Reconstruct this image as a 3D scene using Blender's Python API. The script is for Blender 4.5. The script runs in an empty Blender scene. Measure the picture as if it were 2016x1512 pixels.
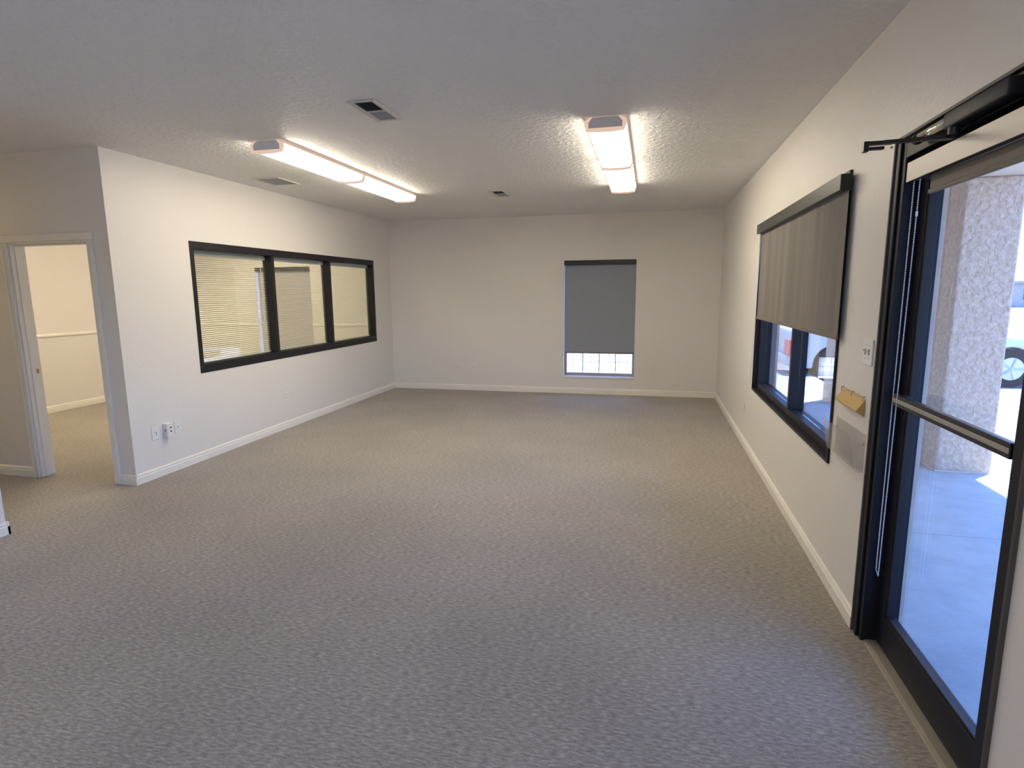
import bpy, bmesh, math, random
from mathutils import Vector, Matrix, Euler

random.seed(4)
PI = math.pi
S = bpy.context.scene
COL = S.collection

# ------------------------------------------------------------------ camera
W, D, H = 5.187, 8.930, 2.740          # room: right wall x, back wall y, ceiling z
cam_d = bpy.data.cameras.new('camera')
cam = bpy.data.objects.new('camera', cam_d)
COL.objects.link(cam)
yaw, pitch, roll = 0.2363, -0.1596, 0.0086
M = Matrix.Rotation(yaw, 3, 'Z') @ Matrix.Rotation(pitch, 3, 'X') @ Matrix.Rotation(roll, 3, 'Y')
rt, fw, up = M.col[0], M.col[1], M.col[2]
R4 = Matrix(((rt.x, up.x, -fw.x), (rt.y, up.y, -fw.y), (rt.z, up.z, -fw.z))).to_4x4()
cam.matrix_world = Matrix.Translation((4.2069, 0.0, 1.5993)) @ R4
cam_d.sensor_width = 36.0
cam_d.lens = 1129.5376 / 2016 * 36
cam_d.clip_start = 0.02
cam_d.clip_end = 400
S.camera = cam

# ------------------------------------------------------------------ world, sun, exposure
SKY_STRENGTH = 1.02
SKY_TINT = (0.46, 0.74, 1.36, 1)
SUN_POWER = 21.0
LAMP_E = 50.0            # fluorescent tube emission
LENS_E = 19.0            # glowing diffuser emission
S.view_settings.view_transform = 'Standard'
S.view_settings.look = 'None'
S.view_settings.exposure = 0.0
S.view_settings.gamma = 1.0
S.view_settings.use_curve_mapping = False

wd = bpy.data.worlds.new('sky')
S.world = wd
wd.use_nodes = True
nt = wd.node_tree
nt.nodes.clear()
wo = nt.nodes.new('ShaderNodeOutputWorld')
bg = nt.nodes.new('ShaderNodeBackground')
sk = nt.nodes.new('ShaderNodeTexSky')
sk.sky_type = 'NISHITA'
sk.sun_disc = False
sk.sun_elevation = math.radians(75)
sk.sun_rotation = math.radians(45)
mx = nt.nodes.new('ShaderNodeMix'); mx.data_type = 'RGBA'; mx.blend_type = 'MULTIPLY'
mx.inputs[0].default_value = 1.0
nt.links.new(sk.outputs[0], mx.inputs[6])
mx.inputs[7].default_value = SKY_TINT
nt.links.new(mx.outputs[2], bg.inputs[0])
bg.inputs[1].default_value = SKY_STRENGTH
nt.links.new(bg.outputs[0], wo.inputs[0])

sd = bpy.data.lights.new('sun', 'SUN')
sd.energy = SUN_POWER
sd.angle = math.radians(0.6)
sd.color = (1.0, 0.96, 0.90)
so = bpy.data.objects.new('sun', sd)
COL.objects.link(so)
el = math.radians(75)
trav = Vector((-math.cos(el) * .707, -math.cos(el) * .707, -math.sin(el)))
so.rotation_euler = trav.to_track_quat('-Z', 'Y').to_euler()
so.location = (20, 20, 30)

# ------------------------------------------------------------------ materials
def base_mat(name):
    m = bpy.data.materials.new(name)
    m.use_nodes = True
    t = m.node_tree
    return m, t, t.nodes['Principled BSDF']

def N(t, typ, **k):
    n = t.nodes.new(typ)
    for a, v in k.items():
        setattr(n, a, v)
    return n

def mat(name, col, rough=.5, spec=.5, metal=0, col2=None, nscale=20, stretch=(1, 1, 1), ramp=(.4, .6),
        bump=0, bscale=60, bdist=.002, bdetail=3, bramp=None, alpha=None):
    m, t, b = base_mat(name)
    b.inputs['Base Color'].default_value = (*col, 1)
    b.inputs['Roughness'].default_value = rough
    b.inputs['Specular IOR Level'].default_value = spec
    b.inputs['Metallic'].default_value = metal
    tc = N(t, 'ShaderNodeTexCoord')
    if col2:
        mp = N(t, 'ShaderNodeMapping'); mp.inputs['Scale'].default_value = stretch
        t.links.new(tc.outputs['Object'], mp.inputs[0])
        n = N(t, 'ShaderNodeTexNoise'); n.inputs['Scale'].default_value = nscale
        n.inputs['Detail'].default_value = 4
        t.links.new(mp.outputs[0], n.inputs['Vector'])
        r = N(t, 'ShaderNodeValToRGB')
        r.color_ramp.elements[0].position = ramp[0]; r.color_ramp.elements[0].color = (*col, 1)
        r.color_ramp.elements[1].position = ramp[1]; r.color_ramp.elements[1].color = (*col2, 1)
        t.links.new(n.outputs['Fac'], r.inputs[0])
        t.links.new(r.outputs[0], b.inputs['Base Color'])
    if bump:
        n = N(t, 'ShaderNodeTexNoise'); n.inputs['Scale'].default_value = bscale
        n.inputs['Detail'].default_value = bdetail
        t.links.new(tc.outputs['Object'], n.inputs['Vector'])
        src = n.outputs['Fac']
        if bramp:
            r = N(t, 'ShaderNodeValToRGB')
            r.color_ramp.elements[0].position = bramp[0]; r.color_ramp.elements[1].position = bramp[1]
            t.links.new(src, r.inputs[0]); src = r.outputs[0]
        bp = N(t, 'ShaderNodeBump'); bp.inputs['Strength'].default_value = bump
        bp.inputs['Distance'].default_value = bdist
        t.links.new(src, bp.inputs['Height'])
        t.links.new(bp.outputs[0], b.inputs['Normal'])
    return m

def glass_mat(name, tint=(.96, .98, 1), gain=1.0):
    m = bpy.data.materials.new(name); m.use_nodes = True
    t = m.node_tree; t.nodes.clear()
    o = N(t, 'ShaderNodeOutputMaterial'); mxs = N(t, 'ShaderNodeMixShader')
    tr = N(t, 'ShaderNodeBsdfTransparent'); tr.inputs[0].default_value = (*tint, 1)
    gl = N(t, 'ShaderNodeBsdfGlossy'); gl.inputs['Roughness'].default_value = 0.0
    lw = N(t, 'ShaderNodeLayerWeight'); lw.inputs[0].default_value = .5
    pw = N(t, 'ShaderNodeMath', operation='POWER'); pw.inputs[1].default_value = 5
    mu = N(t, 'ShaderNodeMath', operation='MULTIPLY_ADD'); mu.inputs[1].default_value = .96 * gain
    mu.inputs[2].default_value = .04 * gain
    t.links.new(lw.outputs['Facing'], pw.inputs[0]); t.links.new(pw.outputs[0], mu.inputs[0])
    t.links.new(mu.outputs[0], mxs.inputs[0])
    t.links.new(tr.outputs[0], mxs.inputs[1]); t.links.new(gl.outputs[0], mxs.inputs[2])
    t.links.new(mxs.outputs[0], o.inputs[0])
    return m

def fabric_mat(name, col, openness, trans, streak=False):
    m = bpy.data.materials.new(name); m.use_nodes = True
    t = m.node_tree; t.nodes.clear()
    o = N(t, 'ShaderNodeOutputMaterial')
    df = N(t, 'ShaderNodeBsdfDiffuse'); tl = N(t, 'ShaderNodeBsdfTranslucent'); tr = N(t, 'ShaderNodeBsdfTransparent')
    df.inputs[0].default_value = (*col, 1); tl.inputs[0].default_value = (*col, 1)
    tc = N(t, 'ShaderNodeTexCoord'); mp = N(t, 'ShaderNodeMapping'); no = N(t, 'ShaderNodeTexNoise')
    mp.inputs['Scale'].default_value = (9, 9, .6) if streak else (40, 40, 40)
    no.inputs['Scale'].default_value = 1.0
    t.links.new(tc.outputs['Object'], mp.inputs[0]); t.links.new(mp.outputs[0], no.inputs['Vector'])
    mc = N(t, 'ShaderNodeMix', data_type='RGBA')
    t.links.new(no.outputs['Fac'], mc.inputs[0])
    k = .72 if streak else .9
    mc.inputs[6].default_value = (col[0] * k, col[1] * k, col[2] * k, 1)
    mc.inputs[7].default_value = (col[0] * (2 - k), col[1] * (2 - k), col[2] * (2 - k), 1)
    t.links.new(mc.outputs[2], df.inputs[0])
    a = N(t, 'ShaderNodeMixShader'); a.inputs[0].default_value = trans
    c = N(t, 'ShaderNodeMixShader'); c.inputs[0].default_value = openness
    t.links.new(df.outputs[0], a.inputs[1]); t.links.new(tl.outputs[0], a.inputs[2])
    t.links.new(a.outputs[0], c.inputs[1]); t.links.new(tr.outputs[0], c.inputs[2])
    t.links.new(c.outputs[0], o.inputs[0])
    return m

def emit_mat(name, col, e, see=0.0):
    m = bpy.data.materials.new(name); m.use_nodes = True
    t = m.node_tree; t.nodes.clear()
    o = N(t, 'ShaderNodeOutputMaterial'); em = N(t, 'ShaderNodeEmission')
    em.inputs[0].default_value = (*col, 1); em.inputs[1].default_value = e
    if see:
        tr = N(t, 'ShaderNodeBsdfTransparent'); mxs = N(t, 'ShaderNodeMixShader'); mxs.inputs[0].default_value = see
        t.links.new(em.outputs[0], mxs.inputs[1]); t.links.new(tr.outputs[0], mxs.inputs[2])
        t.links.new(mxs.outputs[0], o.inputs[0])
    else:
        t.links.new(em.outputs[0], o.inputs[0])
    return m

def carpet_mat():
    m, t, b = base_mat('carpet')
    b.inputs['Roughness'].default_value = .95
    b.inputs['Specular IOR Level'].default_value = .1
    b.inputs['Sheen Weight'].default_value = .25
    b.inputs['Sheen Roughness'].default_value = .6
    tc = N(t, 'ShaderNodeTexCoord')
    def noise(sc, st, det=3):
        mp = N(t, 'ShaderNodeMapping'); mp.inputs['Scale'].default_value = st
        t.links.new(tc.outputs['Object'], mp.inputs[0])
        n = N(t, 'ShaderNodeTexNoise'); n.inputs['Scale'].default_value = sc; n.inputs['Detail'].default_value = det
        t.links.new(mp.outputs[0], n.inputs['Vector']); return n
    n1 = noise(62, (.5, 1.7, 1), 5)
    n2 = noise(260, (1, 1, 1), 2)
    n3 = noise(1.1, (1, 1, 1), 2)
    r = N(t, 'ShaderNodeValToRGB')
    e = r.color_ramp.elements
    e[0].position = .30; e[0].color = (.138, .120, .096, 1)
    e[1].position = .72; e[1].color = (.55, .495, .415, 1)
    k = e.new(.5); k.color = (.295, .262, .217, 1)
    ad = N(t, 'ShaderNodeMix'); ad.data_type = 'FLOAT'; ad.inputs[0].default_value = .4
    t.links.new(n1.outputs['Fac'], ad.inputs[2]); t.links.new(n2.outputs['Fac'], ad.inputs[3])
    t.links.new(ad.outputs[0], r.inputs[0])
    mr = N(t, 'ShaderNodeMapRange'); mr.inputs[1].default_value = .35; mr.inputs[2].default_value = .65
    mr.inputs[3].default_value = .93; mr.inputs[4].default_value = 1.07
    t.links.new(n3.outputs['Fac'], mr.inputs[0])
    mm = N(t, 'ShaderNodeMix', data_type='RGBA', blend_type='MULTIPLY'); mm.inputs[0].default_value = 1
    t.links.new(r.outputs[0], mm.inputs[6]); t.links.new(mr.outputs[0], mm.inputs[7])
    t.links.new(mm.outputs[2], b.inputs['Base Color'])
    bp = N(t, 'ShaderNodeBump'); bp.inputs['Strength'].default_value = .5; bp.inputs['Distance'].default_value = .004
    t.links.new(ad.outputs[0], bp.inputs['Height']); t.links.new(bp.outputs[0], b.inputs['Normal'])
    return m

M_WALL = mat('wall_paint', (.775, .745, .70), .42, .35, bump=.22, bscale=42, bdist=.0022, bdetail=2, bramp=(.45, .60))
M_CEIL = mat('ceiling_paint', (.83, .82, .80), .6, .3, bump=.55, bscale=26, bdist=.006, bdetail=3, bramp=(.46, .60))
M_TRIM = mat('trim_paint', (.84, .81, .74), .35, .4, bump=.03, bscale=20)
M_CARPET = carpet_mat()
M_DARK = mat('bronze_frame', (.016, .015, .018), .45, .28, bump=.02, bscale=90)
M_DOORM = mat('dark_bronze_door', (.008, .010, .018), .5, .3, bump=.02, bscale=90)
M_EDGE = mat('frame_edge_trim', (.085, .075, .070), .5, .4, bump=.02)
M_BLACK = mat('black_plastic', (.012, .012, .014), .4, .5, bump=.02)
M_CASS = mat('charcoal_cassette', (.045, .043, .038), .38, .5, bump=.02)
M_CREAM = mat('cream_fascia', (.66, .58, .47), .38, .5, bump=.03)
M_GLASS = glass_mat('window_glass', (.96, .98, 1), 1.5)
M_GLASS_IN = glass_mat('interior_glass', (.97, .99, .97), 1.7)
M_ACRYL = mat('clear_acrylic', (.60, .60, .60), .1, .6, bump=.02)
M_ACRYL.node_tree.nodes['Principled BSDF'].inputs['Alpha'].default_value = .22
M_SHADE_DK = fabric_mat('grey_screen_fabric', (.33, .35, .385), .035, .06)
M_SHADE_RT = fabric_mat('taupe_screen_fabric', (.235, .220, .205), .012, .05, True)
M_SHADE_OF = fabric_mat('office_screen_fabric', (.50, .46, .44), .07, .10)
M_HEM = mat('shade_hem', (.19, .165, .135), .6, .3, bump=.05)
M_WHITE = mat('white_plastic', (.80, .79, .76), .3, .5, bump=.02)
M_PLATE = mat('plate_plastic', (.78, .76, .70), .3, .5, bump=.02)
M_SLOT = mat('dark_slot', (.05, .045, .04), .6, .3, bump=.02)
M_BLIND = mat('blind_vinyl', (.80, .78, .68), .35, .5, bump=.02)
M_HEADR = mat('blind_headrail', (.33, .37, .40), .4, .5, bump=.02)
M_VENT = mat('vent_enamel', (.62, .60, .55), .35, .5, bump=.03)
M_LOUV = mat('vent_louver', (.36, .36, .36), .45, .4, bump=.03)
M_VENTIN = mat('duct_interior', (.10, .10, .10), .8, .2, bump=.03)
M_CAPG = mat('fixture_end_grey', (.80, .78, .76), .5, .4, bump=.02)
M_RIMG = emit_mat('rim_lip_glow', (1.0, .72, .56), .75)  # low emission stands in for lamp light on end rims and side lips
M_HOUSE = mat('fixture_housing', (.72, .68, .60), .5, .4, bump=.02)
M_LENS = emit_mat('fluorescent_diffuser', (1.0, .895, .72), LENS_E, .35)
M_TUBE = emit_mat('fluorescent_tube', (1.0, .88, .68), LAMP_E)
M_LENS_R = emit_mat('rear_fill_diffuser', (1.0, .88, .74), 17)  # for the fill fixtures added behind the camera
M_LENS_C = emit_mat('corridor_fill_diffuser', (1.0, .79, .42), 21)  # for the warm fill fixture added in the corridor
M_LENS_O = emit_mat('office_diffuser', (1.0, .84, .62), 31)
M_GOLD = mat('gold_metal', (.56, .38, .13), .42, .5, .15, bump=.03)
M_SILVER = mat('brushed_aluminium', (.42, .40, .35), .45, .5, .3, bump=.05, bscale=120)
M_BEAD = mat('nickel_beads', (.75, .76, .78), .3, .6, .2)
M_CHROME = mat('chrome_tube', (.75, .72, .62), .12, .5, 1.0, bump=.01)
M_THRESH = mat('threshold_metal', (.42, .38, .31), .45, .5, .4, bump=.3, bscale=80)
M_BRASS = mat('brass_strike', (.38, .24, .12), .4, .5, .6, bump=.02)
M_STUCCO = mat('stucco', (.57, .42, .31), .9, .2, col2=(.70, .535, .40), nscale=24, ramp=(.45, .62),
               bump=.8, bscale=19, bdist=.008, bdetail=4, bramp=(.45, .6))
M_STUCCO_LT = mat('porch_stucco', (.66, .54, .44), .9, .2, col2=(.72, .60, .49), nscale=9,
                  bump=.5, bscale=14, bdist=.008)
M_CONC = mat('sidewalk_concrete', (.37, .42, .42), .85, .2, col2=(.42, .47, .47), nscale=5, bump=.15, bscale=80)
M_ASPH = mat('asphalt', (.16, .17, .18), .9, .2, col2=(.28, .29, .30), nscale=2.2, stretch=(.4, 1.6, 1), bump=.3, bscale=120)
M_LINE = mat('lane_paint', (.80, .80, .78), .8, .2, bump=.1)
M_GRAVEL = mat('pale_gravel', (.62, .59, .54), .95, .1, col2=(.76, .73, .67), nscale=30, bump=.5, bscale=60)
M_CAR = mat('white_car_paint', (.62, .65, .68), .25, .6, bump=.0)
M_CAR2 = mat('blue_car_paint', (.05, .12, .22), .25, .6, bump=.0)
M_CARGL = mat('car_window', (.04, .06, .09), .08, .8)
M_RED = mat('tail_light_red', (.75, .03, .05), .2, .6)
M_TYRE = mat('tyre_rubber', (.025, .025, .027), .8, .3, bump=.1)
M_RIM = mat('wheel_rim', (.55, .56, .58), .3, .6, .6)
M_BLKWALL = mat('block_wall', (.40, .35, .30), .9, .2, col2=(.46, .41, .35), nscale=4, bump=.3, bscale=20)
M_ROOF = mat('roof_edge', (.40, .36, .33), .9, .2, bump=.2, bscale=30)
M_BARS = mat('painted_iron', (.60, .58, .56), .5, .4, bump=.05)
M_MUNT = mat('muntin_vinyl', (.36, .33, .36), .4, .4, bump=.02)
M_SILLW = mat('white_sill', (.82, .81, .80), .35, .4, bump=.03)

# ------------------------------------------------------------------ mesh helpers
def faces_box(bm, x0, x1, y0, y1, z0, z1, bev=0.0, seg=2):
    if x0 > x1: x0, x1 = x1, x0
    if y0 > y1: y0, y1 = y1, y0
    if z0 > z1: z0, z1 = z1, z0
    vs = [bm.verts.new((x, y, z)) for x in (x0, x1) for y in (y0, y1) for z in (z0, z1)]
    fs = [bm.faces.new([vs[i] for i in q]) for q in
          ((0, 1, 3, 2), (4, 6, 7, 5), (0, 4, 5, 1), (2, 3, 7, 6), (0, 2, 6, 4), (1, 5, 7, 3))]
    if bev:
        es = list({e for f in fs for e in f.edges})
        bmesh.ops.bevel(bm, geom=es, offset=bev, segments=seg, affect='EDGES', profile=.5)
    return bm

def prism(bm, prof, axis, a0, a1):
    """extrude closed 2-D profile along axis ('x' or 'y' or 'z'); profile is in the two other axes, in order"""
    def P(p, a):
        return {'x': (a, p[0], p[1]), 'y': (p[0], a, p[1]), 'z': (p[0], p[1], a)}[axis]
    A = [bm.verts.new(P(p, a0)) for p in prof]
    B = [bm.verts.new(P(p, a1)) for p in prof]
    n = len(prof)
    bm.faces.new(A); bm.faces.new(B[::-1])
    for i in range(n):
        bm.faces.new([A[i], B[i], B[(i + 1) % n], A[(i + 1) % n]])
    return bm

def tube(bm, pts, r, seg=8, cap=True, r2=None):
    pts = [Vector(p) for p in pts]
    rings = []
    for i, p in enumerate(pts):
        d = (pts[min(i + 1, len(pts) - 1)] - pts[max(i - 1, 0)]).normalized()
        a = d.cross(Vector((0, 0, 1)))
        if a.length < 1e-3: a = d.cross(Vector((1, 0, 0)))
        a.normalize(); b = d.cross(a).normalized()
        rr = r if r2 is None else r + (r2 - r) * i / (len(pts) - 1)
        rings.append([bm.verts.new(p + a * rr * math.cos(t) + b * rr * math.sin(t))
                      for t in [2 * PI * k / seg for k in range(seg)]])
    for A, B in zip(rings, rings[1:]):
        for k in range(seg):
            bm.faces.new([A[k], A[(k + 1) % seg], B[(k + 1) % seg], B[k]])
    if cap:
        bm.faces.new(rings[0][::-1]); bm.faces.new(rings[-1])
    return bm

def ball(bm, c, r, u=6, v=4):
    bmesh.ops.create_uvsphere(bm, u_segments=u, v_segments=v, radius=r, matrix=Matrix.Translation(c))
    return bm

def disc(bm, c, axis, r, h, seg=20):
    c = Vector(c); d = Vector(axis).normalized()
    return tube(bm, [c, c + d * h], r, seg)

def wall_mesh(bm, axis, a0, a1, us, vs, holes):
    """slab between a0..a1 on 'x' or 'y'; us/vs are sorted cut positions, holes list of (u0,u1,v0,v1)"""
    us = sorted(set(us + [h[0] for h in holes] + [h[1] for h in holes]))
    vs = sorted(set(vs + [h[2] for h in holes] + [h[3] for h in holes]))
    def solid(i, j):
        if i < 0 or j < 0 or i >= len(us) - 1 or j >= len(vs) - 1: return False
        u, v = (us[i] + us[i + 1]) / 2, (vs[j] + vs[j + 1]) / 2
        return not any(h[0] < u < h[1] and h[2] < v < h[3] for h in holes)
    def P(a, u, v): return (a, u, v) if axis == 'x' else (u, a, v)
    cache = {}
    def V(a, u, v):
        k = (a, u, v)
        if k not in cache: cache[k] = bm.verts.new(P(a, u, v))
        return cache[k]
    for i in range(len(us) - 1):
        for j in range(len(vs) - 1):
            if not solid(i, j): continue
            u0, u1, v0, v1 = us[i], us[i + 1], vs[j], vs[j + 1]
            bm.faces.new([V(a0, u0, v0), V(a0, u1, v0), V(a0, u1, v1), V(a0, u0, v1)])
            bm.faces.new([V(a1, u0, v1), V(a1, u1, v1), V(a1, u1, v0), V(a1, u0, v0)])
            if not solid(i - 1, j): bm.faces.new([V(a0, u0, v1), V(a1, u0, v1), V(a1, u0, v0), V(a0, u0, v0)])
            if not solid(i + 1, j): bm.faces.new([V(a0, u1, v0), V(a1, u1, v0), V(a1, u1, v1), V(a0, u1, v1)])
            if not solid(i, j - 1): bm.faces.new([V(a0, u0, v0), V(a1, u0, v0), V(a1, u1, v0), V(a0, u1, v0)])
            if not solid(i, j + 1): bm.faces.new([V(a0, u0, v1), V(a0, u1, v1), V(a1, u1, v1), V(a1, u0, v1)])
    return bm

def obj(name, bm, m, parent=None, smooth=False):
    bmesh.ops.recalc_face_normals(bm, faces=bm.faces)
    me = bpy.data.meshes.new(name)
    bm.to_mesh(me); bm.free()
    me.materials.append(m)
    if smooth:
        for p in me.polygons: p.use_smooth = True
    o = bpy.data.objects.new(name, me)
    COL.objects.link(o)
    if parent: o.parent = parent
    return o

def pieces(name, bm, m, parent, smooth=False):
    """one object per loose piece of bm"""
    bmesh.ops.recalc_face_normals(bm, faces=bm.faces)
    seen = set(); bm.verts.ensure_lookup_table()
    out = []
    for v in bm.verts:
        if v in seen: continue
        comp = []; st = [v]; seen.add(v)
        while st:
            u = st.pop(); comp.append(u)
            for e in u.link_edges:
                w = e.other_vert(u)
                if w not in seen: seen.add(w); st.append(w)
        nb = bmesh.new(); mp = {u: nb.verts.new(u.co) for u in comp}
        for f in {f for u in comp for f in u.link_faces}:
            nb.faces.new([mp[u] for u in f.verts])
        out.append(obj(name, nb, m, parent, smooth))
    bm.free()
    return out

def B(*a, bev=0.0, seg=2):
    """new bmesh holding one box or a list of boxes"""
    bm = bmesh.new()
    for q in (a if isinstance(a[0], (tuple, list)) else [a]):
        faces_box(bm, *q, bev=bev, seg=seg)
    return bm

def thing(name, label, cat, loc=(0, 0, 0), rz=0, group=None):
    o = bpy.data.objects.new(name, None)
    COL.objects.link(o)
    o.empty_display_size = .1
    o.location = loc; o.rotation_euler = (0, 0, rz)
    o['label'] = label; o['category'] = cat
    if group: o['group'] = group
    return o

def struct(name, bm=None, m=None, loc=(0, 0, 0), rz=0):
    if bm is None:
        o = bpy.data.objects.new(name, None); COL.objects.link(o); o.empty_display_size = .1
        o.location = loc; o.rotation_euler = (0, 0, rz)
    else:
        o = obj(name, bm, m)
    o['kind'] = 'structure'
    return o

def dup(root, label, loc, rz=None):
    r = root.copy(); COL.objects.link(r); r.location = loc
    if rz is not None: r.rotation_euler = (0, 0, rz)
    r['label'] = label
    for ch in list(root.children):
        c = ch.copy(); COL.objects.link(c); c.parent = r
        for g in list(ch.children):
            d = g.copy(); COL.objects.link(d); d.parent = c
    return r

# ------------------------------------------------------------------ shell
Y0 = -3.2                                   # front wall, behind the camera
L = 3.811                                   # plane of the doorway wall
C0 = 2.785                                  # near corner of the corridor mouth
OX = -3.82                                  # far wall of the office
T = .12
WX = W + .155                               # inner leaf of the outside wall
struct('floor', B(-5.2, WX, Y0 - .1, D + .1, -.08, 0), M_CARPET)
struct('ceiling', B(-5.2, WX + .05, Y0 - .1, D + .15, H, H + .12), M_CEIL)

IW = (4.637, 8.337, .844, 2.094)            # interior window
struct('wall_left', wall_mesh(bmesh.new(), 'x', -T, 0, [L, D], [0, H], [IW]), M_WALL)
BW = (2.896, 3.984, .270, 2.063)            # back window
OWN = (-2.583, -1.492, .270, 2.055)         # office back window
struct('wall_back', wall_mesh(bmesh.new(), 'y', D, D + .15, [OX - .2, W + .155], [0, H], [BW, OWN]), M_WALL)
RW = (3.366, 5.845, .650, 2.197)            # right window
DR = (1.730, 2.820, 0.0, 2.205)             # entrance door
UNW = [(-2.9, -1.0, .10, 2.2), (-.75, 1.15, .10, 2.2)]  # glazing behind the camera
struct('wall_right', wall_mesh(bmesh.new(), 'x', W, W + .155, [Y0, D], [0, H], [RW, DR] + UNW), M_WALL)
SK = WX                                     # stucco skin outside
struct('wall_outside', wall_mesh(bmesh.new(), 'x', SK, SK + .05, [Y0 - .1, D + .2], [-.15, 3.0], [RW, DR] + UNW), M_STUCCO_LT)
struct('wall_outside_back', wall_mesh(bmesh.new(), 'y', D + .15, D + .20, [OX - .2, SK], [-.15, 3.0], [BW, OWN]), M_STUCCO_LT)
DW = (-1.045, -.209, 0, 2.040)              # doorway to the office
struct('wall_corridor', wall_mesh(bmesh.new(), 'y', L, L + T, [-5.2, -T], [0, H], [DW]), M_WALL)
struct('wall_corridor_near', B(-5.2, 0, C0 - T, C0, 0, H), M_WALL)
struct('wall_left_near', B(-T, 0, Y0, C0 - T, 0, H), M_WALL)
struct('wall_front', B(-.12, W, Y0 - .1, Y0, 0, H), M_WALL)
struct('wall_corridor_end', B(-5.2, -5.08, C0, L, 0, H), M_WALL)
struct('wall_office', B(OX - T, OX, L + T, D, 0, H), M_WALL)

# baseboards: moulded profile (depth from wall, height)
BP = [(0, 0), (.014, 0), (.014, .058), (.009, .064), (.013, .072), (.008, .084), (0, .090)]
def baseboard(name, axis, wallpos, sgn, a0, a1, parent=None):
    prof = [(wallpos + sgn * d, z) for d, z in BP]
    return struct(name, prism(bmesh.new(), prof, axis, a0, a1), M_TRIM)
baseboard('baseboard_left', 'y', 0, 1, L, D)
baseboard('baseboard_back', 'x', D, -1, 0, W)
baseboard('baseboard_right', 'y', W, -1, DR[1], D)
baseboard('baseboard_right_near', 'y', W, -1, Y0, DR[0])
baseboard('baseboard_left_near', 'y', 0, 1, Y0, C0 + .014)
baseboard('baseboard_corridor', 'x', L, -1, DW[1] + .06, .014)
baseboard('baseboard_corridor_left', 'x', L, -1, -5.08, DW[0] - .06)
baseboard('baseboard_corridor_near', 'x', C0, 1, -5.08, .014)
baseboard('baseboard_office', 'y', OX, 1, L + T, D)
baseboard('baseboard_office_back', 'x', D, -1, OX, -T)
# chair rails of the office
def rail(name, axis, pos, sgn, a0, a1):
    p = [(0, 1.03), (.012, 1.035), (.020, 1.05), (.020, 1.062), (.012, 1.078), (0, 1.082)]
    return struct(name, prism(bmesh.new(), [(pos + sgn * d, z) for d, z in p], axis, a0, a1), M_TRIM)
rail('trim_1', 'y', OX, 1, L + T, D)
rail('trim_2', 'x', D, -1, OX, OWN[0] - .0)
rail('trim_3', 'x', D, -1, OWN[1], -T)

# door casing and jambs of the office doorway
dz = struct('door_2')
bm = bmesh.new()
cw = .058
def casing(bm, x0, x1, z0, z1, vert=True, flip=1):
    y = L
    faces_box(bm, x0, x1, y - .012, y, z0, z1, bev=.003)
    if vert:
        xa = x1 if flip > 0 else x0
        faces_box(bm, xa - .016 * (flip > 0), xa + .016 * (flip < 0), y - .019, y - .0125, z0, z1, bev=.003)
        xb = x0 if flip > 0 else x1
        faces_box(bm, xb, xb + .010 * flip, y - .017, y - .0125, z0, z1, bev=.003)
    else:
        faces_box(bm, x0, x1, y - .019, y - .0125, z1 - .016, z1, bev=.003)
casing(bm, DW[1], DW[1] + cw, 0, DW[3], True, 1)
obj('casing', bm, M_TRIM, dz)
bm = bmesh.new(); casing(bm, DW[0] - cw, DW[0], 0, DW[3], True, -1); obj('casing', bm, M_TRIM, dz)
bm = bmesh.new(); casing(bm, DW[0] - cw, DW[1] + cw, DW[3] + .0005, DW[3] + cw, False); obj('casing', bm, M_TRIM, dz)
bm = bmesh.new()
faces_box(bm, DW[0], DW[0] + .018, L + .0, L + T, 0, DW[3], bev=.002)
faces_box(bm, DW[1] - .018, DW[1], L + .0, L + T, 0, DW[3], bev=.002)
faces_box(bm, DW[0] + .018, DW[1] - .018, L + .0, L + T, DW[3] - .018, DW[3], bev=.002)
obj('door_jamb', bm, M_TRIM, dz)
bm = bmesh.new()
faces_box(bm, DW[0] + .0185, DW[0] + .030, L + .03, L + .065, 0, DW[3] - .02, bev=.002)
faces_box(bm, DW[1] - .030, DW[1] - .0185, L + .03, L + .065, 0, DW[3] - .02, bev=.002)
faces_box(bm, DW[0] + .031, DW[1] - .031, L + .03, L + .065, DW[3] - .031, DW[3] - .019, bev=.002)
obj('door_stop', bm, M_TRIM, dz)
bm = B(DW[0] + .0182, DW[0] + .0200, L + .076, L + .096, .925, .965, bev=.0006, seg=1)
obj('strike_plate', bm, M_BRASS, dz)

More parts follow.
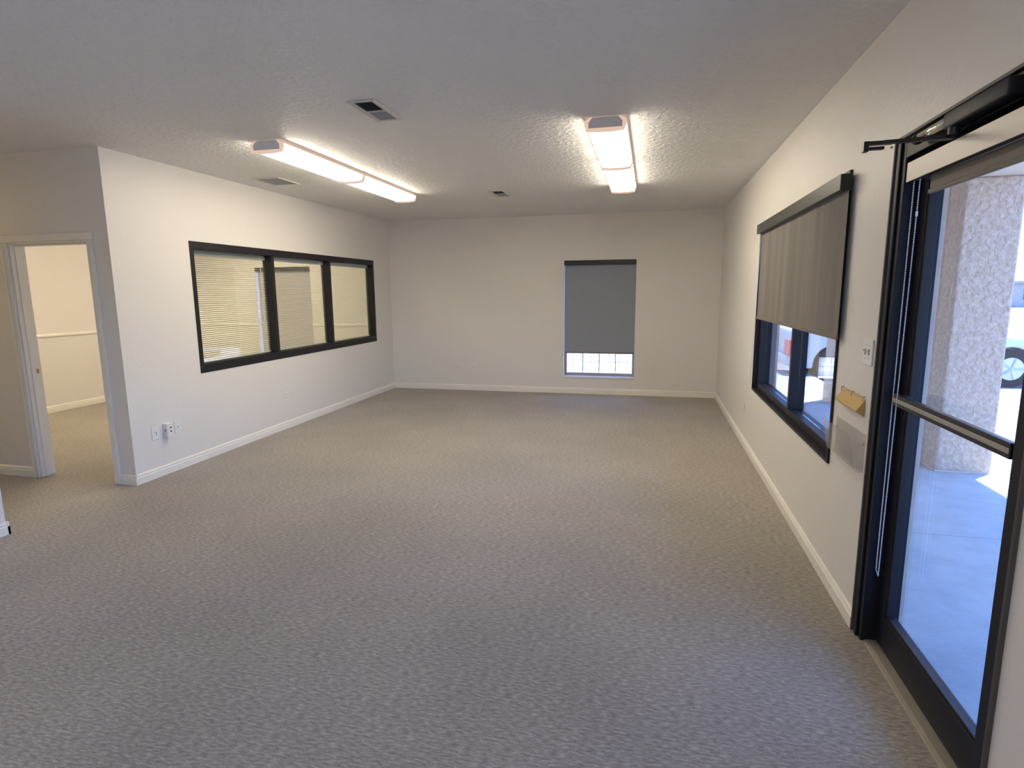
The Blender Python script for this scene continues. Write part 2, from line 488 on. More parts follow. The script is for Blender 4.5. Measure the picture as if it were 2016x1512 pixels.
# ------------------------------------------------------------------ window_1 and window_2 : the two back windows
def back_window(name, Wn, right_dark=True):
    x0, x1, z0, z1 = Wn
    r = struct(name)
    yf = D + .105
    bm = bmesh.new()
    fw = .035
    faces_box(bm, x0, x0 + fw, yf, yf + .05, z0, z1, bev=.003)
    faces_box(bm, x1 - fw, x1, yf, yf + .05, z0, z1, bev=.003)
    faces_box(bm, x0 + fw, x1 - fw, yf, yf + .05, z0, z0 + .05, bev=.003)
    faces_box(bm, x0 + fw, x1 - fw, yf, yf + .05, z1 - fw, z1, bev=.003)
    obj('window_frame', bm, M_MUNT, r)
    zm = z0 + .77
    obj('meeting_rail', B(x0 + fw, x1 - fw, yf - .006, yf + .044, zm, zm + .04, bev=.003), M_MUNT, r)
    bm = bmesh.new()
    for k in range(1, 4):
        xx = x0 + fw + (x1 - x0 - 2 * fw) * k / 4
        faces_box(bm, xx - .006, xx + .006, yf + .012, yf + .022, z0 + .05, zm)
        faces_box(bm, xx - .006, xx + .006, yf + .012, yf + .022, zm + .04, z1 - fw)
    for zz in (z0 + .05 + .24 * 2, zm + .04 + .31, zm + .04 + .62):
        faces_box(bm, x0 + fw, x1 - fw, yf + .0125, yf + .0215, zz - .006, zz + .006)
    obj('muntins', bm, M_MUNT, r)
    obj('glass', B(x0 + fw, x1 - fw, yf + .024, yf + .028, z0 + .05, z1 - fw), M_GLASS, r)
    obj('window_sill', B(x0 + .001, x1 - .001, D - .014, yf, z0 - .018, z0 + .006, bev=.004), M_SILLW, r)
    # security grille standing off the outside
    g = thing('security_grille', '', 'grille', ((x0 + x1) / 2, D + .30, z0))
    bm = bmesh.new()
    w2 = (x1 - x0) / 2 + .04
    nb = 9
    for k in range(nb):
        xx = -w2 + 2 * w2 * k / (nb - 1)
        faces_box(bm, xx - .003, xx + .003, -.003, .003, -.05, z1 - z0 + .05)
    pieces('bar', bm, M_BARS, g)
    bm = bmesh.new()
    for zz in (.0, .20, 1.2, z1 - z0 - .02):
        faces_box(bm, -w2, w2, -.0028, .0028, zz - .003, zz + .003)
    pieces('rail', bm, M_BARS, g)
    bm = bmesh.new()
    for sx in (-1, 1):
        for zz in (.0, z1 - z0 - .02):
            faces_box(bm, sx * w2 - .006, sx * w2 + .006, -.105, -.005, zz - .006, zz + .006)
    pieces('bracket', bm, M_BARS, g)
    return r, g
w1, g1 = back_window('window_1', BW)
g1['label'] = 'thin iron grille outside the half-shaded window of the main room'
w2_, g2 = back_window('window_2', OWN)
g2['label'] = 'thin iron grille outside the office window, seen through grey shade'

# ------------------------------------------------------------------ window_3 : right window, two bays
r = struct('window_3')
y0, y1, z0, z1 = RW
def ring_x(bm, xa, xb, y0, y1, z0, z1, t, bev=.003, tb=None, tt=None):
    tb = tb or t; tt = tt or t
    faces_box(bm, xa, xb, y0, y0 + t, z0, z1, bev=bev)
    faces_box(bm, xa, xb, y1 - t, y1, z0, z1, bev=bev)
    faces_box(bm, xa, xb, y0 + t, y1 - t, z0, z0 + tb, bev=bev)
    faces_box(bm, xa, xb, y0 + t, y1 - t, z1 - tt, z1, bev=bev)
bm = bmesh.new()
ring_x(bm, W - .012, W + .132, y0, y1, z0, z1, .018)
obj('window_liner', bm, M_EDGE if False else M_DARK, r)
bm = bmesh.new()
ring_x(bm, W + .030, W + .130, y0 + .0185, y1 - .0185, z0 + .0185, z1 - .0185, .045, tb=.055)
obj('window_frame', bm, M_DARK, r)
ym = 4.535
obj('mullion', B(W + .028, W + .132, ym - .025, ym + .025, z0 + .075, z1 - .065, bev=.003), M_DARK, r)
bm = bmesh.new()
for a, b in ((y0 + .064, ym - .0275), (ym + .0275, y1 - .064)):
    faces_box(bm, W + .085, W + .091, a, b, z0 + .074, z1 - .064)
pieces('glass', bm, M_GLASS, r)

# window behind the camera
for k, (y0, y1, z0, z1) in enumerate(UNW):
    r = struct('window_%d' % (5 + k))
    bm = bmesh.new(); ring_x(bm, W - .012, W + .155, y0, y1, z0, z1, .05); obj('window_frame', bm, M_DARK, r)
    obj('glass', B(W + .085, W + .091, y0 + .05, y1 - .05, z0 + .05, z1 - .05), M_GLASS, r)

# ------------------------------------------------------------------ window_4 : interior window into the office
r = struct('window_4')
y0, y1, z0, z1 = IW
bm = bmesh.new()
ring_x(bm, -.115, .006, y0, y1, z0, z1, .050, bev=.004, tb=.085, tt=.070)
obj('window_frame', bm, M_DARK, r)
mull = [(5.830, 5.885), (7.035, 7.090)]
for a, b in mull:
    obj('mullion', B(-.112, .003, a, b, z0 + .085, z1 - .070, bev=.004), M_DARK, r)
bays = [(y0 + .050, 5.830), (5.885, 7.035), (7.090, y1 - .050)]
bm = bmesh.new()
for a, b in bays:
    faces_box(bm, -.056, -.050, a, b, z0 + .085, z1 - .070)
pieces('glass', bm, M_GLASS_IN, r)

# mini blinds hanging behind each pane
def mini_blind(a, b, label):
    zt = z1 - .072; zb = z0 + .09
    w = b - a - .012
    t = thing('mini_blind', label, 'window blind', (-.088, (a + b) / 2, zb), 0, 'white mini blinds of the interior window')
    h = zt - zb
    obj('head_rail', B(-.014, .016, -w / 2, w / 2, h - .050, h - .001, bev=.002), M_HEADR, t)
    bm = bmesh.new()
    n = int((h - .075) / .0205)
    tilt = math.radians(-4)
    for k in range(n):
        zc = .03 + k * .0205
        s = .0125
        pts = [(-s, -.0015), (-.5 * s, .0006), (0, .0013), (.5 * s, .0006), (s, -.0015)]
        q = [(x * math.cos(tilt) - z * math.sin(tilt), zc + x * math.sin(tilt) + z * math.cos(tilt)) for x, z in pts]
        A = [bm.verts.new((x, -w / 2 + .004, z)) for x, z in q]
        C = [bm.verts.new((x, w / 2 - .004, z)) for x, z in q]
        for i in range(4):
            bm.faces.new([A[i], A[i + 1], C[i + 1], C[i]])
    obj('slats', bm, M_BLIND, t, True)
    obj('bottom_rail', B(-.012, .012, -w / 2 + .003, w / 2 - .003, .002, .014, bev=.002), M_BLIND, t)
    bm = bmesh.new()
    for f in (-.34, .34):
        for xo in (-.0135, .0135):
            tube(bm, [(xo, f * w, .012), (xo, f * w, h - .034)], .0007, 4)
    pieces('ladder_cord', bm, M_BLIND, t)
    bm = bmesh.new()
    tube(bm, [(.019, w / 2 - .09, h - .03), (.019, w / 2 - .088, h - .72)], .0035, 6)
    obj('tilt_wand', bm, M_WHITE, t)
    return t
mini_blind(*bays[0], 'open white mini blind in the nearest pane of the interior window')
mini_blind(*bays[1], 'open white mini blind in the middle pane of the interior window')
mini_blind(*bays[2], 'open white mini blind in the farthest pane of the interior window')

# ------------------------------------------------------------------ roller shades
def back_shade(Wn, zbot, label, gapl=.018, gapr=.006, fab=None):
    x0, x1, z0, z1 = Wn
    t = thing('roller_shade', label, 'window shade', ((x0 + x1) / 2, D + .052, z1))
    w2 = (x1 - x0) / 2
    obj('cassette', B(-w2 + .002, w2 - .002, -.046, .030, -.072, -.002, bev=.003), M_BLACK, t)
    bm = bmesh.new()
    faces_box(bm, -w2 + gapl, w2 - gapr, -.0006, .0006, zbot - z1 + .022, -.070)
    obj('fabric', bm, fab or M_SHADE_DK, t)
    obj('hem_bar', B(-w2 + gapl, w2 - gapr, -.006, .006, zbot - z1, zbot - z1 + .0225, bev=.003), M_HEM, t)
    return t
back_shade(BW, .633, 'grey roller shade pulled most of the way down in back window')
back_shade(OWN, .300, 'grey roller shade fully lowered in the office window behind glass', .036, fab=M_SHADE_OF)

# right window shade : outside mount
t = thing('roller_shade', 'wide taupe roller shade with black cassette covering upper right-hand window', 'window shade', (W, 4.66, 2.197))
ya, yb = 3.322 - 4.66, 5.70 - 4.66
obj('cassette', B(-.068, -.014, ya, yb, -.106, -.026, bev=.003), M_CASS, t)
obj('end_cap', B(-.067, -.014, ya - .004, ya - .0003, -.105, -.027, bev=.001, seg=1), M_BLACK, t)
obj('mounting_plate', B(-.0135, -.0125, 3.370 - 4.66, ya + .30, -.110, -.001), M_EDGE, t)
fa, fb = 3.302 - 4.66, 5.66 - 4.66
obj('fabric', B(-.0305, -.0295, fa, fb, 1.362 - 2.197, -.107), M_SHADE_RT, t)
obj('hem_bar', B(-.035, -.025, fa, fb, 1.335 - 2.197, 1.362 - 2.197, bev=.003), M_HEM, t)
bm = bmesh.new(); tube(bm, [(-.04, yb - .006, -.106), (-.02, 5.90 - 4.66, -1.50)], .0012, 5)
tube(bm, [(-.03, yb - .012, -.106), (-.015, 5.91 - 4.66, -1.50)], .0012, 5)
pieces('pull_cord', bm, M_PLATE, t)

# ------------------------------------------------------------------ door_1 : glazed entrance door
r = struct('door_1')
y0, y1, _, z1 = DR
bm = bmesh.new()
faces_box(bm, W - .012, W + .155, y1 - .012, y1, 0, z1, bev=.002)
faces_box(bm, W - .012, W + .155, y0, y0 + .012, 0, z1, bev=.002)
faces_box(bm, W - .012, W + .155, y0 + .012, y1 - .012, z1 - .012, z1, bev=.002)
obj('edge_trim', bm, M_EDGE, r)
bm = bmesh.new()
jx0, jx1 = W + .002, W + .150
faces_box(bm, jx0, jx1, y1 - .095, y1 - .0122, 0, z1 - .013, bev=.003)
faces_box(bm, jx0, jx1, y0 + .0122, y0 + .080, 0, z1 - .013, bev=.003)
faces_box(bm, jx0, jx1, y0 + .0802, y1 - .0952, z1 - .090, z1 - .013, bev=.003)
obj('door_jamb', bm, M_DOORM, r)
bm = bmesh.new()       # raised glazing strip down the jamb face, catches the light
faces_box(bm, jx0 - .010, jx0 - .0005, y1 - .060, y1 - .030, .0, z1 - .020, bev=.003)
obj('jamb_strip', bm, M_DOORM, r)
ly0, ly1 = y0 + .082, y1 - .097                 # leaf
lx0, lx1 = W + .063, W + .108
lz0, lz1 = .014, z1 - .094
gy0, gy1, gz0, gz1 = 1.897, 2.655, .165, lz1 - .075
bm = bmesh.new()
faces_box(bm, lx0, lx1, gy1, ly1, lz0, lz1, bev=.003)
faces_box(bm, lx0, lx1, ly0, gy0, lz0, lz1, bev=.003)
faces_box(bm, lx0, lx1, gy0, gy1, lz0, gz0, bev=.003)
faces_box(bm, lx0, lx1, gy0, gy1, gz1, lz1, bev=.003)
leaf = obj('door_leaf', bm, M_DOORM, r)
obj('glass', B(W + .083, W + .089, gy0, gy1, gz0, gz1), M_GLASS, r)
bm = bmesh.new()
ring_x(bm, lx0 + .004, lx1 - .004, gy0 + .0005, gy1 - .0005, gz0 + .0005, gz1 - .0005, .012, bev=.002)
obj('glazing_bead', bm, M_DARK, r)
bm = bmesh.new()
faces_box(bm, W + .006, W + .030, ly0 + .02, 2.640, 1.123, 1.170, bev=.003)
bar = obj('push_bar', bm, M_BLACK, r)
obj('bar_insert', B(W + .0045, W + .0068, ly0 + .022, 2.636, 1.138, 1.154, bev=.0008, seg=1), M_SILVER, bar)
obj('bar_bracket', B(W + .030, W + .0625, 2.600, 2.640, 1.127, 1.166, bev=.002), M_BLACK, bar)
obj('bar_bracket', B(W + .030, W + .0625, ly0 + .02, ly0 + .06, 1.127, 1.166, bev=.002), M_BLACK, bar)
bm = bmesh.new()
prism(bm, [(W + .012, 0.0005), (W + .016, .008), (W + .030, .011), (W + .135, .011), (W + .145, .0005)], 'y', ly0, ly1)
obj('threshold', bm, M_THRESH, r)

# door shade
t = thing('roller_shade', 'retracted roller shade with cream fascia across top of entrance door', 'window shade', (W, 2.24, 2.040))
ya, yb = 1.842 - 2.24, 2.626 - 2.24
obj('cassette', B(-.022, .058, ya, yb, -.030, .037, bev=.002), M_BLACK, t)
obj('fascia', B(-.0270, -.0225, ya, yb, -.034, .038, bev=.001, seg=1), M_CREAM, t)
obj('fabric', B(.0120, .0132, ya + .02, yb - .115, -.080, -.031), M_HEM, t)
obj('hem_bar', B(.006, .019, ya + .02, yb - .115, -.096, -.080, bev=.003), M_HEM, t)
bm = bmesh.new()
def chain(bm, p, q, st=.0065, r=.0026):
    p, q = Vector(p), Vector(q); n = int((q - p).length / st)
    for k in range(n + 1):
        bmesh.ops.create_icosphere(bm, subdivisions=1, radius=r, matrix=Matrix.Translation(p.lerp(q, k / n)))
cy = 2.600 - 2.24
chain(bm, (.000, cy + .022, -.034), (.000, cy + .022, -1.640))
chain(bm, (.000, cy - .030, -.034), (.000, cy - .006, -1.655))
chain(bm, (.000, cy + .022, -1.640), (.000, cy - .006, -1.655))
obj('bead_chain', bm, M_BEAD, t)
bm = bmesh.new(); tube(bm, [(.000, cy - .0283, -.150), (.000, cy - .0280, -.168)], .0042, 8)
obj('chain_connector', bm, M_WHITE, t)

# door closer on the header
t = thing('door_closer', 'black door closer above entrance door, loose arm sticking into room', 'door closer', (W, 2.20, 2.148))
bm = bmesh.new(); faces_box(bm, -.050, .0015, -.26, .11, -.030, .022, bev=.007, seg=3)
obj('closer_body', bm, M_DOORM, t, True)
bm = bmesh.new(); tube(bm, [(-.026, .11, .002), (-.026, .345, .002)], .018, 20)
obj('closer_tube', bm, M_CHROME, t, True)
bm = bmesh.new(); disc(bm, (-.026, .345, .002), (0, 1, 0), .0195, .02)
obj('tube_cap', bm, M_BLACK, t)
bm = bmesh.new(); disc(bm, (-.030, .07, -.0535), (0, 0, 1), .018, .0265)
obj('pivot', bm, M_BLACK, t)
bm = bmesh.new()
# forged arm: tapering flat bar from the pivot into the room, forked at its loose end
ax0, ax1 = -.030, -.285
prof = [(ax0 + .02, .055), (ax0, .090), (ax0 - .06, .083), (-.20, .092), (-.200, .102), (ax1, .104), (ax1, .084), (ax1 + .055, .083),
        (ax1 + .055, .078), (-.12, .066), (ax0 - .03, .055)]
prism(bm, prof, 'z', -.0665, -.0545)
a = obj('closer_arm', bm, M_BLACK, t)
bm = bmesh.new()
faces_box(bm, ax1 - .004, ax1 + .012, .082, .106, -.088, -.054, bev=.002)
faces_box(bm, ax1 + .012, ax1 + .060, .085, .1035, -.082, -.0725, bev=.001)
obj('arm_fork', bm, M_BLACK, a)
bm = bmesh.new()
disc(bm, (ax1 + .085, .096, -.080), (0, 0, 1), .004, .007, 10)
obj('arm_screw', bm, M_SILVER, a)

# ------------------------------------------------------------------ ceiling lights
def make_light(label, loc, endcap=True):
    Lg = 1.268; w = .135; hh = .075
    t = thing('ceiling_light', label, 'ceiling light', loc, 0, 'fluorescent wraparound ceiling fixtures')
    # housing pan against the ceiling (local z 0 = ceiling)
    obj('housing', B(-.085, .085, .012, Lg - .012, -.030, 0, bev=.003), M_HOUSE, t)
    lens_prof = [(-w, -.026), (-w + .004, -.050), (-w + .018, -hh), (-.05, -hh - .006), (.05, -hh - .006), (w - .018, -hh), (w - .004, -.050), (w, -.026)]
    bm = bmesh.new()
    A = [bm.verts.new((x, .010, z)) for x, z in lens_prof]
    C = [bm.verts.new((x, Lg - .010, z)) for x, z in lens_prof]
    for i in range(len(A) - 1):
        bm.faces.new([A[i], A[i + 1], C[i + 1], C[i]])
    obj('diffuser', bm, M_LENS, t)
    bm = bmesh.new()
    for sx in (-1, 1):      # side reflector lips above the lens, lamp glow put in as emission
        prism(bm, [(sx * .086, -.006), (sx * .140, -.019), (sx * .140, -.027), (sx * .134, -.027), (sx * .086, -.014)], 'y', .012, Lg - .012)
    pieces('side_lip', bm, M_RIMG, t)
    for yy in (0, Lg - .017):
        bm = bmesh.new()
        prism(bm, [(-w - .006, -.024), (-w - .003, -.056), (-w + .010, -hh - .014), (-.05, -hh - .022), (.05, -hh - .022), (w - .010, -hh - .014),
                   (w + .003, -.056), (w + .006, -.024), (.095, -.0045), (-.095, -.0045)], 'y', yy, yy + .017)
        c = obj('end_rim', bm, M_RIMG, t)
        if yy == 0:
            bm = bmesh.new()
            prism(bm, [(-.112, -.036), (-.110, -.071), (.110, -.071), (.112, -.036), (.086, -.006), (-.086, -.006)], 'y', -.004, -.0003)
            obj('end_plate', bm, M_CAPG, c)
    for sx in (-.062, .062):
        bm = bmesh.new(); tube(bm, [(sx, .04, -.052), (sx, Lg - .04, -.052)], .0127, 10)
        obj('tube_lamp', bm, M_TUBE, t, True)
    return t
LA = (1.362, 3.990, H); LB = (3.880, 4.060, H)
l0 = make_light('lit fluorescent fixture with grey end plate, in the row toward interior window', LA)
dup(l0, 'lit fluorescent fixture, far one in the row toward the interior window', (LA[0], LA[1] + 1.272, H))
dup(l0, 'lit fluorescent fixture with grey end plate, in the row toward the entrance side', LB)
dup(l0, 'lit fluorescent fixture nearest the back wall, in the row toward the entrance side', (LB[0], LB[1] + 1.272, H))
# fixtures out of sight: office ones, plus added corridor and rear fill lights
def unseen_light(x, y, label, lm=None):
    t = thing('unseen_ceiling_light', label, 'ceiling light', (x, y, H), 0, 'office ceiling fixtures')
    obj('housing', B(-.14, .14, 0, 1.25, -.030, 0, bev=.003), M_HOUSE, t)
    obj('diffuser', B(-.135, .135, .01, 1.24, -.075, -.031, bev=.01), lm or M_LENS_O, t)
unseen_light(-1.9, 4.7, 'lit ceiling fixture in the office nearer the doorway')
unseen_light(-3.4, 2.95, 'added fill light at the far end of the corridor', M_LENS_C)  # unseen warm lamp added to brighten the corridor walls
la = unseen_light(2.1, -1.9, 'added fill light behind the camera toward the left wall', M_LENS_R)  # unseen pair added to fill the near end of the room
lb = unseen_light(3.9, -1.9, 'added fill light behind the camera toward the glazing', M_LENS_R)
unseen_light(-1.9, 6.9, 'lit ceiling fixture in the office nearer the back window')

# ------------------------------------------------------------------ ceiling registers
def vent(x0, x1, y0, y1, label, two=True):
    t = thing('ceiling_vent', label, 'air vent', ((x0 + x1) / 2, (y0 + y1) / 2, H), 0, 'white ceiling air vents')
    w, h = (x1 - x0) / 2, (y1 - y0) / 2
    fr = .028
    bm = bmesh.new()
    for q in ((-w, -w + fr, -h, h), (w - fr, w, -h, h), (-w + fr, w - fr, -h, -h + fr), (-w + fr, w - fr, h - fr, h)):
        faces_box(bm, *q, -.008, -.0005, bev=.002)
    for q in ((-w - .002, -w + .006, -h, h), (w - .006, w + .002, -h, h)):
        faces_box(bm, *q, -.013, -.0085, bev=.0015)
    if two: faces_box(bm, -w + fr, w - fr, -.008, .008, -.0075, -.001)
    obj('vent_frame', bm, M_VENT, t)
    obj('duct_opening', B(-w + fr, w - fr, -h + fr, h - fr, -.0012, -.0004), M_VENTIN, t)
    spans = [(-h + fr + .004, -.010, 1), (.010, h - fr - .004, -1)] if two else [(-h + fr + .004, h - fr - .004, -1)]
    for a, b, s in spans:
        bm = bmesh.new()
        n = int((b - a) / .0125)
        for k in range(n):
            yy = a + (b - a) * (k + .5) / n
            dy = .0050 * s
            v = [(-w + fr, yy - dy, -.0135 + .006), (w - fr, yy - dy, -.0135 + .006), (w - fr, yy + dy, -.002), (-w + fr, yy + dy, -.002)]
            bm.faces.new([bm.verts.new(p) for p in v])
        obj('louvers', bm, M_LOUV, t)
    return t
vent(2.395, 2.568, 3.350, 3.765, 'rectangular ceiling vent between the two light rows, half dark half pale')
vent(2.366, 2.545, 6.570, 6.985, 'small rectangular ceiling vent close to the back wall')
vent(.283, .590, 5.225, 5.600, 'wide ceiling vent close to the left wall beside the fixture', False)

# ------------------------------------------------------------------ wall plates  (local: X along wall, -Y into the room)
def plate(kind, label, loc, rz, name='wall_outlet', cat='outlet', m=None):
    t = thing(name, label, cat, loc, rz)
    m = m or M_PLATE
    obj('cover_plate', B(-.0355, .0355, -.0065, 0, -.058, .058, bev=.003), m, t)
    if kind == 'duplex':
        for z in (-.0195, .0195):
            f = obj('receptacle', B(-.0165, .0165, -.0085, -.0066, z - .014, z + .014, bev=.0015, seg=1), m, t)
            pieces('slot', B((-.0080, -.0058, -.0090, -.0086, z - .004, z + .006), (.0058, .0080, -.0090, -.0086, z - .004, z + .006),
                           (-.0022, .0022, -.0090, -.0086, z - .0105, z - .006)), M_SLOT, f)
    elif kind == 'jack':
        f = obj('jack_insert', B(-.012, .012, -.009, -.0066, -.012, .012, bev=.0015, seg=1), m, t)
        obj('jack_port', B(-.005, .005, -.0096, -.0091, -.004, .005), M_SLOT, f)
    else:
        f = obj('insert', B(-.0165, .0165, -.0090, -.0066, -.034, .034, bev=.0015, seg=1), m, t)
        obj('port', B(.002, .007, -.0096, -.0091, -.020, .012), M_SLOT, f)
    bm = bmesh.new()
    for z in (-.048, .048): disc(bm, (0, -.0066, z), (0, -1, 0), .0032, .001, 10)
    pieces('screw', bm, m, t)
    return t
LEFT, RIGHT = PI / 2, -PI / 2
plate('decora', 'white wall plate nearest the outside corner, left of the jack box', (0, 4.043, .398), LEFT, m=M_WHITE)
plate('jack', 'white cable plate just right of the protruding jack box', (0, 4.292, .398), LEFT, m=M_WHITE)
plate('duplex', 'white outlet on the left wall under the interior window', (0, 5.935, .392), LEFT, m=M_WHITE)
plate('decora', 'beige wall plate on back wall, nearest the left corner', (1.150, D, .392), 0)
plate('jack', 'beige plate with small round jack on the back wall', (1.412, D, .392), 0)
plate('duplex', 'beige outlet on back wall just left of the window', (2.620, D, .395), 0)
plate('duplex', 'beige outlet on the back wall right of the window', (4.272, D, .398), 0)
plate('duplex', 'beige outlet low on right wall beyond the shaded window', (W, 6.260, .390), RIGHT)
# protruding jack box
t = thing('jack_box', 'protruding white box with two dark round jacks on left wall', 'jack box', (0, 4.165, .400), LEFT)
obj('box_body', B(-.034, .034, -.048, 0, -.062, .062, bev=.004), M_WHITE, t)
for z in (-.012, .022):
    bm = bmesh.new(); disc(bm, (.004, -.0481, z), (0, -1, 0), .0075, .003, 14)
    obj('round_jack', bm, M_SLOT, t)
obj('side_port', B(-.0352, -.0341, -.032, -.020, -.012, .014), M_BRASS, t)
# double switch
t = thing('light_switch', 'white two-gang switch plate between window and entrance door', 'switch', (W, 2.932, 1.312), RIGHT)
obj('cover_plate', B(-.060, .060, -.0075, 0, -.060, .060, bev=.003), M_WHITE, t)
for sx in (-.023, .023):
    f = obj('toggle_slot', B(sx - .006, sx + .006, -.0082, -.0076, -.013, .013), M_SLOT, t)
    bm = bmesh.new(); prism(bm, [(-.0083, -.005), (-.0083, .005), (-.020, .012), (-.021, .006)], 'x', sx - .0045, sx + .0045)
    obj('toggle', bm, M_WHITE, f)
bm = bmesh.new()
for sx in (-.023, .023):
    for z in (-.030, .030): disc(bm, (sx, -.0076, z), (0, -1, 0), .0034, .001, 10)
pieces('screw', bm, M_SILVER, t)

# gold wedge holder
t = thing('wall_card_holder', 'gold wedge-shaped holder with thin top rail below the switch plate', 'wall holder', (W, 3.08, 1.050), RIGHT)
bm = bmesh.new()
prism(bm, [(-.0015, .040), (-.036, -.014), (-.0345, -.018), (-.0015, -.040)], 'x', -.160, .160)
obj('hood', bm, M_GOLD, t)
bm = bmesh.new(); tube(bm, [(-.16, -.010, .052), (.16, -.010, .052)], .0022, 8)
rl = obj('top_rail', bm, M_GOLD, t)
bm = bmesh.new()
for sx in (-.155, 0, .155):
    tube(bm, [(sx, 0, .052), (sx, -.011, .052)], .0024, 8)
    tube(bm, [(sx, -.010, .052), (sx, -.010, .030)], .0014, 6)
pieces('rail_pin', bm, M_BRASS, rl)
# acrylic pocket
t = thing('brochure_holder', 'empty clear acrylic brochure pocket on wall beneath gold holder', 'brochure holder', (W, 3.085, .845), RIGHT)
obj('back_panel', B(-.215, .215, -.0035, -.0005, -.090, .090, bev=.0008, seg=1), M_ACRYL, t)
bm = bmesh.new()
pr = [(-.0036, -.090), (-.030, -.088), (-.040, -.080), (-.074, .083), (-.071, .0835), (-.0375, -.077), (-.0295, -.085), (-.0036, -.087)]
prism(bm, pr, 'x', -.215, .215)
obj('front_panel', bm, M_ACRYL, t)
bm = bmesh.new()
for sx in (-.195, .195): disc(bm, (sx, -.0036, .040), (0, -1, 0), .006, .002, 12)
pieces('screw', bm, M_SILVER, t)

# ------------------------------------------------------------------ outside
bm = bmesh.new()
yy = [-8, -5.2, -2.1, 1.05, 4.165, 7.3, 10.4, 12.4]
for a, b in zip(yy, yy[1:]):
    faces_box(bm, SK + .05, 7.23, a + .004, b - .004, -.17, -.02, bev=.004, seg=1)
struct('sidewalk', bm, M_CONC)
struct('parking_lot', B(7.23, 160, -60, 160, -.25, -.15), M_ASPH)
struct('ground', B(-60, 7.23, 12.4, 160, -.25, -.15), M_ASPH)
struct('side_yard', B(-30, SK + .05, D + .2, 12.4, -.25, -.12), M_GRAVEL)
struct('wall_yard', B(-30, 3.0, 17.5, 17.7, -.15, 1.75), M_BLKWALL)
for k, yl in enumerate((3.6, 6.6, 9.6, 14.9)):
    o = obj('parking_line', B(7.9, 12.6, yl, yl + .11, -.1499, -.147), M_LINE)
    o['label'] = ['white painted parking line nearest the entrance', 'white painted parking line beyond the entrance column',
                  'white painted parking line beside the white car', 'white painted parking line behind the white car'][k]
    o['category'] = 'road marking'
    o['group'] = 'parking bay lines'
for k, yl in enumerate((5.2, 8.1)):
    o = obj('wheel_stop', prism(bmesh.new(), [(7.75, -.149), (7.91, -.149), (7.88, -.045), (7.78, -.045)], 'y', yl - .85, yl + .85), M_CONC)
    o['label'] = ['concrete wheel stop on asphalt outside the glass door', 'concrete wheel stop on asphalt outside the two-bay window'][k]
    o['category'] = 'wheel stop'
# porch
struct('roof', B((-6.5, 6.6, Y0 - 1, 10.3, 3.0, 3.15)), M_ROOF)
struct('porch_ceiling', B((SK + .05, 7.50, Y0 - 1, 9.30, 2.86, 2.99)), M_STUCCO_LT)
struct('porch_beam', B((6.74, 7.13, Y0 - 1, 9.28, 2.50, 2.86)), M_STUCCO_LT)
def column(y, label):
    t = thing('porch_column', label, 'column', (6.935, y + .21, -.02), 0, 'stucco porch columns')
    obj('shaft', B(-.215, .215, -.21, .21, 0, 2.52, bev=.02, seg=3), M_STUCCO, t)
    obj('column_base', B(-.217, .217, -.212, .212, .0, .012, bev=.002), M_STUCCO_LT, t)
    return t
column(5.685, 'stucco porch column seen through the entrance door glass')
column(8.800, 'stucco porch column seen through the two-bay window')

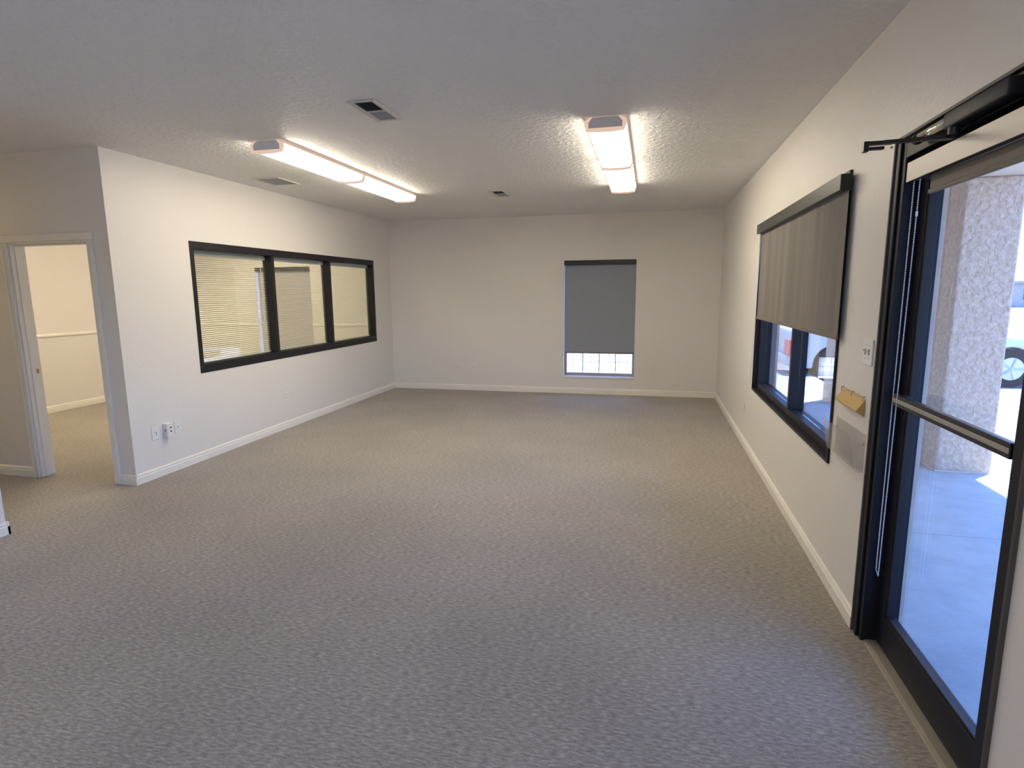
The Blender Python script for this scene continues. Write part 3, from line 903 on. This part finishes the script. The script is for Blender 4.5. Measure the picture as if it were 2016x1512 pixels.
# parked car : local x forward, z 0 ground, side at y = 0 .. 1.8
def car(loc, paint, label, rz=0):
    t = thing('parked_car', label, 'car', loc, rz)
    def arch(cx, r, x0, x1):
        return [(cx + r * math.cos(a), .33 + r * math.sin(a)) for a in [PI - PI * k / 12 for k in range(13)]]
    rw_, fw_ = .80, 3.60
    prof = [(.02, .33), (.0, .62), (.04, .98), (.30, 1.02), (1.0, 1.00), (2.6, .98), (3.3, .93), (4.05, .82), (4.42, .68), (4.48, .45), (4.44, .24)]
    prof += [(fw_ + .38, .24)] + [(x, z) for x, z in arch(fw_, .38, 0, 0)][::-1] + [(fw_ - .38, .22)]
    prof += [(rw_ + .38, .22)] + [(x, z) for x, z in arch(rw_, .38, 0, 0)][::-1] + [(rw_ - .38, .26), (.06, .26)]
    bm = bmesh.new(); prism(bm, prof, 'y', 0, 1.8)
    body = obj('car_body', bm, paint, t)
    md = body.modifiers.new('b', 'BEVEL'); md.width = .035; md.segments = 3; md.angle_limit = math.radians(50); md.limit_method = 'ANGLE'
    # greenhouse
    bm = bmesh.new()
    lo = [(.22, 1.0), (3.15, .95)]; hi = [(.55, 1.50), (2.35, 1.50)]
    a = [bm.verts.new((lo[0][0], .06, lo[0][1])), bm.verts.new((lo[1][0], .06, lo[1][1])), bm.verts.new((lo[1][0], 1.74, lo[1][1])), bm.verts.new((lo[0][0], 1.74, lo[0][1]))]
    b = [bm.verts.new((hi[0][0], .24, hi[0][1])), bm.verts.new((hi[1][0], .24, hi[1][1])), bm.verts.new((hi[1][0], 1.56, hi[1][1])), bm.verts.new((hi[0][0], 1.56, hi[0][1]))]
    bm.faces.new(a[::-1]); bm.faces.new(b)
    for i in range(4): bm.faces.new([a[i], a[(i + 1) % 4], b[(i + 1) % 4], b[i]])
    obj('car_windows', bm, M_CARGL, t)
    obj('car_roof', B(.52, 2.40, .22, 1.58, 1.495, 1.54, bev=.02), paint, t)
    bm = bmesh.new()
    for (x0, z0_, x1_, z1_) in ((.24, 1.0, .56, 1.50), (1.35, .98, 1.45, 1.50), (3.12, .95, 2.36, 1.50)):
        for s in (0, 1):
            p = Vector((x0, .06 if not s else 1.74, z0_)); q = Vector((x1_, .24 if not s else 1.56, z1_))
            tube(bm, [p, q], .035, 6)
    pieces('car_pillar', bm, paint, t)
    for s, cy_ in ((0, -.01), (1, 1.59)):
        for cx in (rw_, fw_):
            bm = bmesh.new(); disc(bm, (cx, cy_, .33), (0, 1, 0), .33, .22, 28)
            w = obj('wheel', bm, M_TYRE, t)
            bm = bmesh.new()
            yy_ = -.018 if not s else 1.812
            disc(bm, (cx, yy_, .33), (0, 1, 0), .20, .008, 24)
            for k in range(5):
                an = 2 * PI * k / 5
                tube(bm, [(cx, yy_ - .002, .33), (cx + .19 * math.cos(an), yy_ - .002, .33 + .19 * math.sin(an))], .02, 6)
            obj('wheel_rim', bm, M_RIM, w)
    for s in (0, 1):
        ya_ = -.006 if not s else 1.346
        obj('tail_light', B((-.012, .10, ya_, ya_ + .46, .50, .80), bev=.01), M_RED, t)
        ym_ = -.16 if not s else 1.80
        obj('wing_mirror', B((2.72, 2.86, ym_, ym_ + .16, .97, 1.14), bev=.04, seg=3), M_BLACK, t)
    obj('rear_bumper', B((-.06, .16, .05, 1.75, .30, .50), bev=.03), paint, t)
    return t
car((6.80, 11.78, -.15), M_CAR, 'white parked car outside, red tail light toward the window')
car((19.8, 21.0, -.15), M_CAR2, 'dark blue parked car far across the lot beyond column', math.radians(184))
# distant building
t = thing('distant_building', 'low pale building across the parking lot behind cars', 'building', (30, 60, -.15))
obj('building_wall', B(-26, 40, 0, 10, 0, 2.1), M_BLKWALL, t)
obj('building_roof', B(-26.3, 40.3, -.3, 10.3, 2.1, 2.3), M_ROOF, t)
bm = bmesh.new()
for k in range(12): faces_box(bm, -24 + k * 5, -22 + k * 5, -.03, -.005, .7, 1.6)
pieces('building_window', bm, M_CARGL, t)
